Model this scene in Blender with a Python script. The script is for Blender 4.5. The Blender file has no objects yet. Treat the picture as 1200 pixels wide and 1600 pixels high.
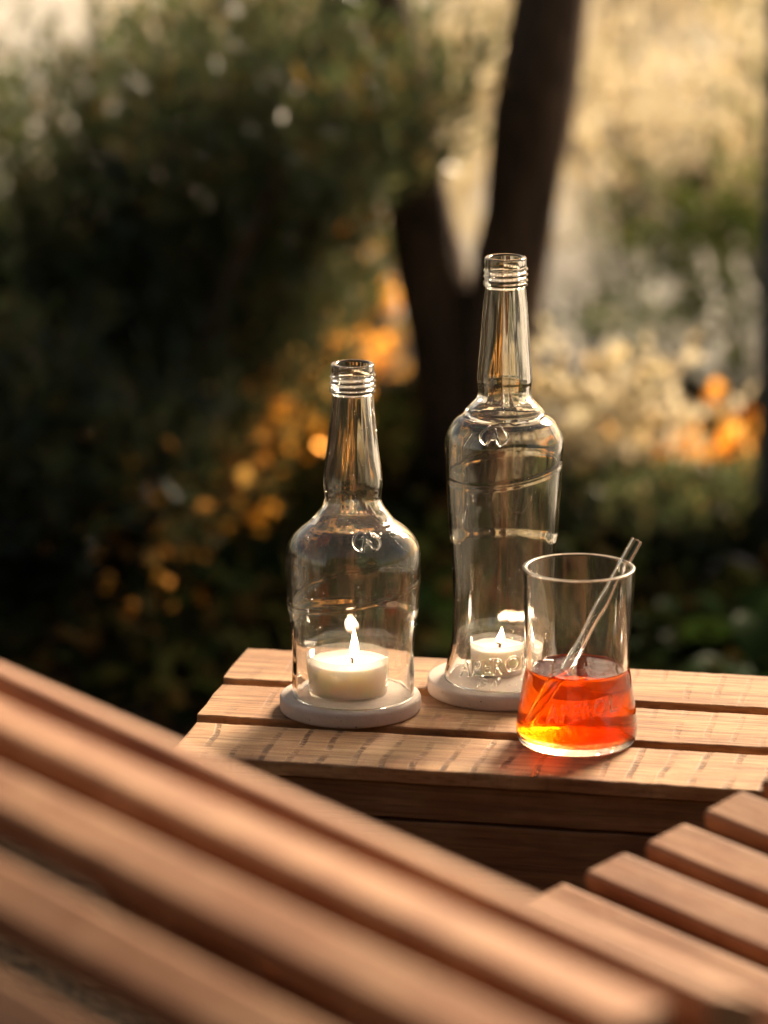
import bpy, bmesh, math, random
import numpy as np
from mathutils import Vector, Matrix, noise

random.seed(7)
rng = np.random.default_rng(11)
R = math.radians
sc = bpy.context.scene
C = sc.collection

# ------------------------------------------------------------------ camera
TABLE = 0.45                      # height of the crate top
cam_d = bpy.data.cameras.new('camera')
cam = bpy.data.objects.new('camera', cam_d); C.objects.link(cam)
cam.location = (0, 0, TABLE + 0.80)
cam.rotation_euler = (R(90 - 14), 0, 0)
cam_d.sensor_fit = 'VERTICAL'; cam_d.sensor_height = 36.0
cam_d.lens = 6000 / 1600 * 36.0   # 135 mm
cam_d.clip_start = 0.05; cam_d.clip_end = 1000
cam_d.dof.use_dof = True
cam_d.dof.focus_distance = 2.715
cam_d.dof.aperture_fstop = 4.0
sc.camera = cam

# ------------------------------------------------------------------ light
SUN_EL, SUN_AZ = 28.0, 28.0       # behind the table, a little to the right
w = bpy.data.worlds.new('World'); sc.world = w; w.use_nodes = True
nt = w.node_tree
sky = nt.nodes.new('ShaderNodeTexSky'); sky.sky_type = 'NISHITA'; sky.sun_disc = False
sky.sun_elevation = R(SUN_EL); sky.sun_rotation = R(SUN_AZ); sky.dust_density = 2.0
tint = nt.nodes.new('ShaderNodeMix'); tint.data_type = 'RGBA'; tint.blend_type = 'MULTIPLY'
tint.inputs['Factor'].default_value = 1.0
tint.inputs[7].default_value = (1.0, 0.76, 0.55, 1)
nt.links.new(sky.outputs[0], tint.inputs[6])
nt.links.new(tint.outputs[2], nt.nodes['Background'].inputs[0])
nt.nodes['Background'].inputs[1].default_value = 0.060
sun_d = bpy.data.lights.new('sun', 'SUN'); sun = bpy.data.objects.new('sun', sun_d); C.objects.link(sun)
sun_d.energy = 5.0; sun_d.angle = R(20.0); sun_d.color = (1.0, 0.80, 0.56)
S = Vector((math.sin(R(SUN_AZ)) * math.cos(R(SUN_EL)), math.cos(R(SUN_AZ)) * math.cos(R(SUN_EL)), math.sin(R(SUN_EL))))
sun.rotation_euler = S.to_track_quat('Z', 'Y').to_euler()
sun.location = S * 30

vs = sc.view_settings
vs.view_transform = 'Standard'; vs.look = 'None'; vs.gamma = 1.0; vs.use_curve_mapping = False
vs.exposure = 1.45
sc.render.engine = 'CYCLES'
cy = sc.cycles
cy.max_bounces = 18; cy.transmission_bounces = 18; cy.transparent_max_bounces = 16
cy.glossy_bounces = 6; cy.diffuse_bounces = 5; cy.volume_bounces = 2
cy.caustics_reflective = True; cy.caustics_refractive = True
cy.blur_glossy = 0.3; cy.sample_clamp_indirect = 120.0
cy.use_denoising = True

# ------------------------------------------------------------------ helpers
def tag(o, label, cat, group=None):
    o['label'] = label; o['category'] = cat
    if group: o['group'] = group
    return o

def thing(name, label, cat, loc=(0, 0, 0), rotz=0.0, group=None):
    o = bpy.data.objects.new(name, None); C.objects.link(o)
    o.empty_display_size = 0.05
    o.location = loc; o.rotation_euler = (0, 0, rotz)
    return tag(o, label, cat, group)

def obj(name, mesh, mat=None, parent=None, loc=None, rot=None):
    o = bpy.data.objects.new(name, mesh); C.objects.link(o)
    if mat is not None and not mesh.materials:
        for m in (mat if isinstance(mat, (list, tuple)) else [mat]): mesh.materials.append(m)
    if parent: o.parent = parent
    if loc is not None: o.location = loc
    if rot is not None: o.rotation_euler = rot
    return o

def mesh_from(name, V, F, smooth=True, midx=None):
    me = bpy.data.meshes.new(name)
    me.from_pydata([tuple(v) for v in V], [], F)
    if smooth: me.polygons.foreach_set('use_smooth', [True] * len(me.polygons))
    if midx is not None: me.polygons.foreach_set('material_index', midx)
    me.update()
    return me

def lathe(name, rows, nseg=128, close_top=False, close_bottom=False, loop=False, midx_of=None):
    """rows: list of callables/tuples giving (r,z) for each angle; row = list of (x,y,z) per segment."""
    V = []; F = []; M = []
    for row in rows: V.extend(row)
    n = len(rows)
    for i in range(n if loop else n - 1):
        a = i * nseg; b = ((i + 1) % n) * nseg
        for k in range(nseg):
            k2 = (k + 1) % nseg
            F.append((a + k, a + k2, b + k2, b + k)); M.append(midx_of(i) if midx_of else 0)
    if close_bottom:
        c = sum((Vector(v) for v in rows[0]), Vector()) / nseg
        V.append(tuple(c)); ci = len(V) - 1
        for k in range(nseg): F.append((ci, (k + 1) % nseg, k)); M.append(midx_of(0) if midx_of else 0)
    if close_top:
        c = sum((Vector(v) for v in rows[-1]), Vector()) / nseg
        V.append(tuple(c)); ci = len(V) - 1; a = (n - 1) * nseg
        for k in range(nseg): F.append((ci, a + k, a + (k + 1) % nseg)); M.append(midx_of(n - 2) if midx_of else 0)
    return mesh_from(name, V, F, True, M)

def ring(r, z, nseg=128, cx=0, cy=0):
    """r may be a function of theta; theta=0 faces the camera (-Y), +theta to the right (+X)."""
    out = []
    for k in range(nseg):
        t = 2 * math.pi * k / nseg
        rr = r(t) if callable(r) else r
        out.append((cx + rr * math.sin(t), cy - rr * math.cos(t), z))
    return out

def spline(pts, n):
    """Catmull-Rom through (r,z) points, n samples evenly over arc length."""
    P = np.array(pts, float)
    P = np.vstack([2 * P[0] - P[1], P, 2 * P[-1] - P[-2]])
    out = []
    for i in range(1, len(P) - 2):
        for t in np.linspace(0, 1, 24, endpoint=False):
            p0, p1, p2, p3 = P[i - 1], P[i], P[i + 1], P[i + 2]
            out.append(.5 * ((2 * p1) + (-p0 + p2) * t + (2 * p0 - 5 * p1 + 4 * p2 - p3) * t * t + (-p0 + 3 * p1 - 3 * p2 + p3) * t ** 3))
    out.append(P[-2]); out = np.array(out)
    s = np.concatenate([[0], np.cumsum(np.linalg.norm(np.diff(out, axis=0), axis=1))])
    q = np.linspace(0, s[-1], n)
    return np.stack([np.interp(q, s, out[:, 0]), np.interp(q, s, out[:, 1])], 1)

def bar(name, L, W, T, bevel=0.002, stations=2, jit=0.0, seed=0, end_skew=0.0, rag=0.0):
    """Board along X (0..L), centred in Y, top at z=0, bottom at -T; rounded edges, optional worn outline."""
    b = bevel; hw = W / 2
    sec = [(-hw, -b), (-hw + b * .3, -b * .3), (-hw + b, 0), (-hw / 3, 0), (hw / 3, 0), (hw - b, 0), (hw - b * .3, -b * .3), (hw, -b),
           (hw, -T + b), (hw - b, -T), (-hw + b, -T), (-hw, -T + b)]
    V = []; F = []; m = len(sec)
    xs = np.linspace(0, L, stations)
    for i, x in enumerate(xs):
        for j, (y, z) in enumerate(sec):
            dx = dy = dz = 0.0
            if jit:
                e = (abs(y) / hw) ** 6
                dy = e * jit * noise.noise((x * 40, seed * 3.1 + (1 if y > 0 else -1) * 5, z * 60)) + e * jit * .6 * noise.noise((x * 170, seed, y * 9))
                dz = jit * .45 * noise.noise((x * 9, y * 30, seed * 1.7)) - (e * jit * .7 * max(0, noise.noise((x * 90, seed * 2.3, 4 + (y > 0)))) if z > -b * 1.1 else 0)
            if (i == 0 or i == stations - 1) and rag:
                dx = rag * noise.noise((y * 220, z * 300, seed + i)) + rag * .7 * noise.noise((y * 60, seed, i))
            if i == 0: dx += end_skew * y
            V.append((x + dx, y + dy, z + dz))
    for i in range(stations - 1):
        for j in range(m):
            j2 = (j + 1) % m
            F.append((i * m + j, (i + 1) * m + j, (i + 1) * m + j2, i * m + j2))
    F.append(tuple(range(m))); F.append(tuple(reversed(range((stations - 1) * m, stations * m))))
    me = mesh_from(name, V, F, False)
    return me

def tube(name, pts, radii, n=12, caps=True, wob=0.0, seed=0):
    V = []; F = []
    P = [Vector(p) for p in pts]
    for i, p in enumerate(P):
        d = (P[min(i + 1, len(P) - 1)] - P[max(i - 1, 0)]).normalized()
        a = d.orthogonal().normalized() if i == 0 else (pa - d * pa.dot(d)).normalized()
        pa = a; b = d.cross(a)
        for k in range(n):
            t = 2 * math.pi * k / n
            rr = radii[i] * (1 + wob * noise.noise((math.cos(t) * 2 + seed, math.sin(t) * 2, p.z * 9 + p.x * 5)))
            V.append(p + (a * math.cos(t) + b * math.sin(t)) * rr)
    for i in range(len(P) - 1):
        for k in range(n):
            k2 = (k + 1) % n
            F.append((i * n + k, i * n + k2, (i + 1) * n + k2, (i + 1) * n + k))
    if caps:
        F.append(tuple(reversed(range(n)))); F.append(tuple(range((len(P) - 1) * n, len(P) * n)))
    return mesh_from(name, V, F, True)

def leaf_mesh(name, P, D, length, width, fold=0.25, Nn=None):
    """Many small folded leaves: P base points, D unit directions, per-leaf length and width."""
    P = np.asarray(P, float); D = np.asarray(D, float); n = len(P)
    D = D / (np.linalg.norm(D, axis=1, keepdims=True) + 1e-9)
    length = np.broadcast_to(length, n)[:, None]; width = np.broadcast_to(width, n)[:, None]
    rnd = rng.normal(size=(n, 3)) if Nn is None else Nn
    A = np.cross(D, rnd); A /= (np.linalg.norm(A, axis=1, keepdims=True) + 1e-9)
    B = np.cross(A, D)
    mid = P + D * length * .45
    V = np.empty((n, 4, 3))
    V[:, 0] = P; V[:, 1] = mid + A * width * .5 + B * width * fold
    V[:, 2] = P + D * length; V[:, 3] = mid - A * width * .5 + B * width * fold
    me = bpy.data.meshes.new(name)
    me.vertices.add(4 * n); me.vertices.foreach_set('co', V.reshape(-1))
    idx = (np.arange(n)[:, None] * 4 + np.array([0, 1, 2, 0, 2, 3])[None]).reshape(-1).astype(np.int32)
    me.loops.add(6 * n); me.loops.foreach_set('vertex_index', idx)
    me.polygons.add(2 * n); me.polygons.foreach_set('loop_start', np.arange(2 * n, dtype=np.int32) * 3)
    me.update(calc_edges=True); me.validate()
    return me

# ------------------------------------------------------------------ materials
def mat(name):
    m = bpy.data.materials.new(name); m.use_nodes = True
    return m, m.node_tree, m.node_tree.nodes, m.node_tree.links

def N(nt, typ, **kw):
    n = nt.nodes.new(typ)
    for k, v in kw.items():
        if k.startswith('i_'):
            key = k[2:]
            key = int(key) if key.isdigit() else key.replace('_', ' ')
            n.inputs[key].default_value = v
        else: setattr(n, k, v)
    return n

def ramp(nt, stops):
    n = nt.nodes.new('ShaderNodeValToRGB'); e = n.color_ramp.elements
    while len(e) < len(stops): e.new(0.5)
    for el, (p, c) in zip(e, stops):
        el.position = p; el.color = (*c, 1) if len(c) == 3 else c
    return n

def mixc(nt, a, b, fac, mode='MIX'):
    n = nt.nodes.new('ShaderNodeMix'); n.data_type = 'RGBA'; n.blend_type = mode
    for sock, val in ((n.inputs[6], a), (n.inputs[7], b), (n.inputs['Factor'], fac)):
        if hasattr(val, 'is_linked'): nt.links.new(val, sock)
        elif isinstance(val, (tuple, list)): sock.default_value = (*val, 1)
        else: sock.default_value = val
    return n.outputs[2]

def math_n(nt, op, a, b=None, clamp=False):
    n = nt.nodes.new('ShaderNodeMath'); n.operation = op; n.use_clamp = clamp
    for i, val in enumerate((a, b)):
        if val is None: continue
        if hasattr(val, 'is_linked'): nt.links.new(val, n.inputs[i])
        else: n.inputs[i].default_value = val
    return n.outputs[0]

def noise_tex(nt, vec, scale_vec, detail=4, rough=.55, loc=(0, 0, 0), dist=0.0):
    mp = N(nt, 'ShaderNodeMapping'); mp.inputs['Scale'].default_value = scale_vec; mp.inputs['Location'].default_value = loc
    nt.links.new(vec, mp.inputs['Vector'])
    n = N(nt, 'ShaderNodeTexNoise'); n.inputs['Scale'].default_value = 1; n.inputs['Detail'].default_value = detail
    n.inputs['Roughness'].default_value = rough; n.inputs['Distortion'].default_value = dist
    nt.links.new(mp.outputs[0], n.inputs['Vector'])
    return n.outputs['Fac']

def sawn_wood(name, light, dark, saw=0.0, seed=0.0, rough=.75, stain=.5, grain=1.0, knots=0.0, vary=.25):
    m, nt, nd, lk = mat(name); bsdf = nd['Principled BSDF']
    tc = N(nt, 'ShaderNodeTexCoord'); oi = N(nt, 'ShaderNodeObjectInfo')
    off = N(nt, 'ShaderNodeVectorMath', operation='SCALE'); cmb = N(nt, 'ShaderNodeCombineXYZ')
    lk.new(oi.outputs['Random'], cmb.inputs[0]); lk.new(oi.outputs['Random'], cmb.inputs[1])
    lk.new(cmb.outputs[0], off.inputs[0]); off.inputs['Scale'].default_value = 7.0
    add = N(nt, 'ShaderNodeVectorMath', operation='ADD'); lk.new(tc.outputs['Object'], add.inputs[0]); lk.new(off.outputs[0], add.inputs[1])
    v = add.outputs[0]
    g1 = noise_tex(nt, v, (7, 130, 60), 5, .6, (seed, 0, 0), .6)
    g2 = noise_tex(nt, v, (22, 520, 200), 3, .6, (seed, 3, 0))
    bl = noise_tex(nt, v, (16, 22, 20), 4, .6, (seed, 9, 0))
    r1 = ramp(nt, [(.32, dark), (.62, light)]); lk.new(g1, r1.inputs[0])
    r2 = ramp(nt, [(.30, (.45, .38, .33)), (.52, (1, 1, 1))]); lk.new(g2, r2.inputs[0])
    col = mixc(nt, r1.outputs[0], r2.outputs[0], .55 * grain, 'MULTIPLY')
    r3 = ramp(nt, [(.42, (.62, .40, .24)), (.6, (1, 1, 1))]); lk.new(bl, r3.inputs[0])
    col = mixc(nt, col, r3.outputs[0], stain, 'MULTIPLY')
    if knots:
        mp = N(nt, 'ShaderNodeMapping'); mp.inputs['Scale'].default_value = (8.5, 15, 4); lk.new(v, mp.inputs['Vector'])
        vo = N(nt, 'ShaderNodeTexVoronoi'); vo.inputs['Scale'].default_value = 1; lk.new(mp.outputs[0], vo.inputs['Vector'])
        wb = noise_tex(nt, v, (90, 140, 60), 3, .6, (seed, 31, 0))
        dist = math_n(nt, 'ADD', vo.outputs['Distance'], math_n(nt, 'MULTIPLY', math_n(nt, 'SUBTRACT', wb, .5), .09))
        kr = ramp(nt, [(0, (.30, .16, .09)), (.05, (.42, .24, .13)), (.075, (.22, .11, .06)), (.10, (.75, .58, .42)), (.17, (1, 1, 1))]); lk.new(dist, kr.inputs[0])
        sc_ = N(nt, 'ShaderNodeSeparateColor'); lk.new(vo.outputs['Color'], sc_.inputs[0])
        col = mixc(nt, col, kr.outputs[0], math_n(nt, 'MULTIPLY', math_n(nt, 'GREATER_THAN', sc_.outputs[0], .45), knots), 'MULTIPLY')
        crk = noise_tex(nt, v, (9, 330, 1), 2, .6, (seed, 44, 0), .3)
        cr = ramp(nt, [(.285, (.28, .17, .10)), (.33, (1, 1, 1))]); lk.new(crk, cr.inputs[0])
        col = mixc(nt, col, cr.outputs[0], .8, 'MULTIPLY')
    vr = ramp(nt, [(0, (1 - vary * .6, 1 - vary * .72, 1 - vary * .8)), (1, (1 + vary * .2, 1 + vary * .2, 1 + vary * .2))]); lk.new(oi.outputs['Random'], vr.inputs[0])
    col = mixc(nt, col, vr.outputs[0], 1.0, 'MULTIPLY')
    hgt = g1
    if saw > 0:
        sx = N(nt, 'ShaderNodeSeparateXYZ'); lk.new(tc.outputs['Object'], sx.inputs[0])
        wob = noise_tex(nt, tc.outputs['Object'], (14, 9, 1), 2, .5, (seed, 1, 0))
        ph = math_n(nt, 'ADD', math_n(nt, 'MULTIPLY', sx.outputs[0], 1 / .0213), math_n(nt, 'MULTIPLY', wob, 1.1))
        fr = math_n(nt, 'ABSOLUTE', math_n(nt, 'SUBTRACT', math_n(nt, 'FRACT', ph), .5))
        line = ramp(nt, [(0.0, (1, 1, 1)), (.07, (.8, .8, .8)), (.13, (0, 0, 0))]); lk.new(fr, line.inputs[0])
        dash = noise_tex(nt, tc.outputs['Object'], (60, 420, 1), 2, .5, (seed, 4, 0))
        d2 = noise_tex(nt, tc.outputs['Object'], (30, 45, 1), 2, .5, (seed, 14, 0))
        dr = ramp(nt, [(.38, (0, 0, 0)), (.50, (1, 1, 1))]); lk.new(dash, dr.inputs[0])
        dr2 = ramp(nt, [(.36, (0, 0, 0)), (.60, (1, 1, 1))]); lk.new(d2, dr2.inputs[0])
        mk = math_n(nt, 'MULTIPLY', math_n(nt, 'MULTIPLY', line.outputs[0], dr.outputs[0]), dr2.outputs[0])
        gn = N(nt, 'ShaderNodeNewGeometry'); gz = N(nt, 'ShaderNodeSeparateXYZ'); lk.new(gn.outputs['Normal'], gz.inputs[0])
        mk = math_n(nt, 'MULTIPLY', math_n(nt, 'MULTIPLY', mk, saw, True), math_n(nt, 'GREATER_THAN', gz.outputs[2], .7))
        col = mixc(nt, col, (.12, .055, .024), mk)
        sp = noise_tex(nt, tc.outputs['Object'], (170, 420, 1), 2, .5, (seed, 24, 0))
        spr = ramp(nt, [(.64, (0, 0, 0)), (.72, (1, 1, 1))]); lk.new(sp, spr.inputs[0])
        col = mixc(nt, col, (.20, .10, .05), math_n(nt, 'MULTIPLY', spr.outputs[0], .55 * saw, True))
        hgt = math_n(nt, 'SUBTRACT', g1, mk)
    lk.new(col, bsdf.inputs['Base Color'])
    bsdf.inputs['Roughness'].default_value = rough; bsdf.inputs['Specular IOR Level'].default_value = .35
    bmp = N(nt, 'ShaderNodeBump'); bmp.inputs['Strength'].default_value = .55; bmp.inputs['Distance'].default_value = .0012
    lk.new(math_n(nt, 'ADD', hgt, math_n(nt, 'MULTIPLY', g2, .6)), bmp.inputs['Height']); lk.new(bmp.outputs[0], bsdf.inputs['Normal'])
    return m

def leaf_mat(name, cols, trans=.45, gloss=.25, tcols=None, tf=(1.5, 1.35, .9), grough=.32, gtint=False):
    m, nt, nd, lk = mat(name); nd.remove(nd['Principled BSDF']); out = nd['Material Output']
    geo = N(nt, 'ShaderNodeNewGeometry')
    k = len(cols) - 1
    r = ramp(nt, [(i / max(k, 1), c) for i, c in enumerate(cols)]); lk.new(geo.outputs['Random Per Island'], r.inputs[0])
    d = N(nt, 'ShaderNodeBsdfDiffuse'); t = N(nt, 'ShaderNodeBsdfTranslucent'); g = N(nt, 'ShaderNodeBsdfGlossy'); g.inputs['Roughness'].default_value = grough
    lk.new(r.outputs[0], d.inputs[0])
    tc = tcols or [tuple(min(1, x * f) for x, f in zip(c, tf)) for c in cols]
    r2 = ramp(nt, [(i / max(k, 1), c) for i, c in enumerate(tc)]); lk.new(geo.outputs['Random Per Island'], r2.inputs[0])
    lk.new(r2.outputs[0], t.inputs[0])
    if gtint: lk.new(r2.outputs[0], g.inputs[0])
    m1 = N(nt, 'ShaderNodeMixShader'); m1.inputs[0].default_value = trans; lk.new(d.outputs[0], m1.inputs[1]); lk.new(t.outputs[0], m1.inputs[2])
    lw = N(nt, 'ShaderNodeLayerWeight'); lw.inputs[0].default_value = .5
    m2 = N(nt, 'ShaderNodeMixShader'); lk.new(math_n(nt, 'MULTIPLY', math_n(nt, 'ADD', .15, math_n(nt, 'POWER', lw.outputs['Facing'], 4.0)), gloss, True), m2.inputs[0])
    lk.new(m1.outputs[0], m2.inputs[1]); lk.new(g.outputs[0], m2.inputs[2]); lk.new(m2.outputs[0], out.inputs[0])
    return m

def glass_mat(name, ior=1.5, col=(1, 1, 1), rough=0.0, bump=None, film=0.0):
    m, nt, nd, lk = mat(name); nd.remove(nd['Principled BSDF']); out = nd['Material Output']
    g = N(nt, 'ShaderNodeBsdfGlass'); g.inputs['IOR'].default_value = ior; g.inputs['Roughness'].default_value = rough
    g.inputs['Color'].default_value = (*col, 1)
    if bump:
        tc = N(nt, 'ShaderNodeTexCoord'); nz = noise_tex(nt, tc.outputs['Object'], (bump[0],) * 3, 2, .5)
        b = N(nt, 'ShaderNodeBump'); b.inputs['Strength'].default_value = bump[1]; b.inputs['Distance'].default_value = bump[2]
        lk.new(nz, b.inputs['Height']); lk.new(b.outputs[0], g.inputs['Normal'])
    if film:
        tc2 = N(nt, 'ShaderNodeTexCoord')
        nz2 = noise_tex(nt, tc2.outputs['Object'], (38, 38, 22), 5, .62); sm = ramp(nt, [(.42, (0, 0, 0)), (.72, (1, 1, 1))]); lk.new(nz2, sm.inputs[0])
        tl = N(nt, 'ShaderNodeBsdfTranslucent'); tl.inputs[0].default_value = (1, .86, .62, 1)
        df = N(nt, 'ShaderNodeBsdfDiffuse'); df.inputs[0].default_value = (1, .86, .62, 1)
        hf = N(nt, 'ShaderNodeMixShader'); hf.inputs[0].default_value = .5; lk.new(tl.outputs[0], hf.inputs[1]); lk.new(df.outputs[0], hf.inputs[2])
        mx = N(nt, 'ShaderNodeMixShader'); lk.new(math_n(nt, 'ADD', film * .4, math_n(nt, 'MULTIPLY', sm.outputs[0], film)), mx.inputs[0])
        lk.new(g.outputs[0], mx.inputs[1]); lk.new(hf.outputs[0], mx.inputs[2]); lk.new(mx.outputs[0], out.inputs[0])
    else: lk.new(g.outputs[0], out.inputs[0])
    return m

def simple(name, col, rough=.6, **kw):
    m, nt, nd, lk = mat(name); b = nd['Principled BSDF']
    b.inputs['Base Color'].default_value = (*col, 1); b.inputs['Roughness'].default_value = rough
    for k, v in kw.items(): b.inputs[k.replace('_', ' ')].default_value = v
    return m

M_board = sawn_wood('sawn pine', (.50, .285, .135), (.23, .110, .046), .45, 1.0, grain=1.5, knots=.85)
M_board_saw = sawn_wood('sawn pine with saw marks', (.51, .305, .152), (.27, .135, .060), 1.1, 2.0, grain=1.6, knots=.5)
M_side = sawn_wood('crate pine darkened for shade', (.25, .13, .063), (.14, .066, .030), 0, 5.0, .75, knots=.6)  # pine colour darkened to stand for the shade on the crate sides
M_slat = sawn_wood('stained hardwood', (.46, .24, .122), (.28, .128, .057), 0, 8.0, .66, .6, .9, vary=.42)

M_glass = glass_mat('bottle glass', 1.5, (.992, .992, .985), film=.007)
M_tumbler = glass_mat('tumbler glass', 1.5, (.992, .992, .985), film=.008)
M_glass_rim = glass_mat('ground glass rim', 1.5, (.97, .97, .95), .35)
M_glass_base = glass_mat('stippled glass base', 1.5, (.93, .98, .93), 0.0, (420, .6, .0012))
M_straw = glass_mat('straw glass', 1.5, (.99, .99, .98))
M_letter = glass_mat('embossed glass', 1.5, (.985, .99, .97))
M_face = glass_mat('glass to drink', 1.345 / 1.5, (1, 1, 1))
M_stip = glass_mat('glass to drink, stippled', 1.345 / 1.5, (1, 1, 1), 0.0, (300, .8, .002))
M_top = glass_mat('drink surface', 1.345, (1, 1, 1), 0.0, (60, .25, .002))
for m_ in (M_face, M_stip, M_top):
    nt = m_.node_tree
    va = N(nt, 'ShaderNodeVolumeAbsorption'); va.inputs['Color'].default_value = (.997, .67, .0, 1); va.inputs['Density'].default_value = 98
    vsc = N(nt, 'ShaderNodeVolumeScatter'); vsc.inputs['Color'].default_value = (1, .5, .12, 1); vsc.inputs['Density'].default_value = 5; vsc.inputs['Anisotropy'].default_value = .55
    ad = N(nt, 'ShaderNodeAddShader'); nt.links.new(va.outputs[0], ad.inputs[0]); nt.links.new(vsc.outputs[0], ad.inputs[1])
    nt.links.new(ad.outputs[0], nt.nodes['Material Output'].inputs['Volume'])

def concrete():
    m, nt, nd, lk = mat('cast concrete'); b = nd['Principled BSDF']
    tc = N(nt, 'ShaderNodeTexCoord')
    n1 = noise_tex(nt, tc.outputs['Object'], (60, 60, 60), 4, .6)
    n2 = noise_tex(nt, tc.outputs['Object'], (420, 420, 420), 2, .5)
    r = ramp(nt, [(.3, (.48, .385, .33)), (.7, (.58, .48, .42))]); lk.new(n1, r.inputs[0])
    r2 = ramp(nt, [(.27, (.25, .2, .18)), (.31, (1, 1, 1))]); lk.new(n2, r2.inputs[0])
    lk.new(mixc(nt, r.outputs[0], r2.outputs[0], .8, 'MULTIPLY'), b.inputs['Base Color'])
    b.inputs['Roughness'].default_value = .85
    bp = N(nt, 'ShaderNodeBump'); bp.inputs['Strength'].default_value = .35; bp.inputs['Distance'].default_value = .0006
    lk.new(n2, bp.inputs['Height']); lk.new(bp.outputs[0], b.inputs['Normal'])
    return m
M_conc = concrete()
M_wax = simple('candle wax', (.95, .84, .76), .45, Subsurface_Weight=1.0, Subsurface_Scale=.022, Subsurface_Radius=(1, .75, .5))
M_wick = simple('charred wick', (.12, .05, .02), .9)
def thin_clear(name, tintc=(.96, .95, .93), milk=.06):
    m, nt, nd, lk = mat(name); nd.remove(nd['Principled BSDF']); out = nd['Material Output']
    t = N(nt, 'ShaderNodeBsdfTransparent'); t.inputs[0].default_value = (*tintc, 1)
    g = N(nt, 'ShaderNodeBsdfGlossy'); g.inputs['Roughness'].default_value = .08
    tr = N(nt, 'ShaderNodeBsdfTranslucent'); tr.inputs[0].default_value = (.95, .88, .8, 1)
    lw = N(nt, 'ShaderNodeLayerWeight'); lw.inputs[0].default_value = .5
    fac = math_n(nt, 'ADD', .03, math_n(nt, 'MULTIPLY', math_n(nt, 'POWER', lw.outputs['Facing'], 3.0), .6))
    a = N(nt, 'ShaderNodeMixShader'); a.inputs[0].default_value = milk; lk.new(t.outputs[0], a.inputs[1]); lk.new(tr.outputs[0], a.inputs[2])
    b = N(nt, 'ShaderNodeMixShader'); lk.new(fac, b.inputs[0]); lk.new(a.outputs[0], b.inputs[1]); lk.new(g.outputs[0], b.inputs[2])
    lk.new(b.outputs[0], out.inputs[0]); return m
M_cup = thin_clear('clear candle cup', milk=.16)
def flame_mat():
    m, nt, nd, lk = mat('flame'); nd.remove(nd['Principled BSDF']); out = nd['Material Output']
    tc = N(nt, 'ShaderNodeTexCoord'); sx = N(nt, 'ShaderNodeSeparateXYZ'); lk.new(tc.outputs['Generated'], sx.inputs[0])
    c = ramp(nt, [(0, (.35, .30, .45)), (.10, (1, .55, .25)), (.30, (1, .82, .62)), (.7, (1, .78, .52)), (1, (1, .50, .18))]); lk.new(sx.outputs[2], c.inputs[0])
    st = ramp(nt, [(0, (.03, .03, .03)), (.12, (.25, .25, .25)), (.35, (1, 1, 1)), (.75, (.9, .9, .9)), (1, (.25, .25, .25))]); lk.new(sx.outputs[2], st.inputs[0])
    e = N(nt, 'ShaderNodeEmission'); lk.new(c.outputs[0], e.inputs[0]); lk.new(math_n(nt, 'MULTIPLY', st.outputs[0], 30), e.inputs[1])
    lk.new(e.outputs[0], out.inputs[0]); return m
M_flame = flame_mat()

def ground_mat():
    m, nt, nd, lk = mat('garden soil and dry lawn'); b = nd['Principled BSDF']
    tc = N(nt, 'ShaderNodeTexCoord'); v = tc.outputs['Object']
    n1 = noise_tex(nt, v, (3, 3, 3), 6, .65); n2 = noise_tex(nt, v, (40, 40, 40), 4, .6)
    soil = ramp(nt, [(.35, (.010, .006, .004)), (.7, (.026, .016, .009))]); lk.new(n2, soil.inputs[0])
    straw = ramp(nt, [(.3, (.42, .41, .40)), (.65, (.60, .585, .57))]); lk.new(n2, straw.inputs[0])
    n3 = noise_tex(nt, v, (5, 2.2, 3), 4, .6, (3, 1, 0))
    pr = ramp(nt, [(.36, (.62, .60, .54)), (.48, (.9, .87, .82)), (.6, (1, 1, 1))]); lk.new(n3, pr.inputs[0])
    lawn = mixc(nt, straw.outputs[0], pr.outputs[0], 1.0, 'MULTIPLY')
    sx = N(nt, 'ShaderNodeSeparateXYZ'); lk.new(v, sx.inputs[0])
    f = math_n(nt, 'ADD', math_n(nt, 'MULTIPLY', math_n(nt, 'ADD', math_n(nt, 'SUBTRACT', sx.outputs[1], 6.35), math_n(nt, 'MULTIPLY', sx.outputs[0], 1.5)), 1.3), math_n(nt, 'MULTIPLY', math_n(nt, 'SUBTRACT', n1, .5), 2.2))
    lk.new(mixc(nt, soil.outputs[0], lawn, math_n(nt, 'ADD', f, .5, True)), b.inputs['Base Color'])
    b.inputs['Roughness'].default_value = .95
    b.inputs['Specular IOR Level'].default_value = .03
    bp = N(nt, 'ShaderNodeBump'); bp.inputs['Strength'].default_value = .8; bp.inputs['Distance'].default_value = .03
    lk.new(n2, bp.inputs['Height']); lk.new(bp.outputs[0], b.inputs['Normal'])
    return m
V = []; F = []
xs = np.concatenate([[-250, -60, -20], np.linspace(-8, 8, 65), [20, 60, 250]])
ys = np.concatenate([[-250, -60, -15], np.linspace(-6, 16, 89), [25, 60, 400]])
for y in ys:
    for x in xs:
        near = abs(x) < 7.9 and 3.3 < y < 15.5
        V.append((x, y, .03 * noise.noise((x * 1.1, y * 1.1, 0)) if near else 0))
nx = len(xs)
for j in range(len(ys) - 1):
    for i in range(nx - 1): F.append((j * nx + i, j * nx + i + 1, (j + 1) * nx + i + 1, (j + 1) * nx + i))
g = obj('ground', mesh_from('ground', V, F), ground_mat()); g['kind'] = 'structure'

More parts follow.
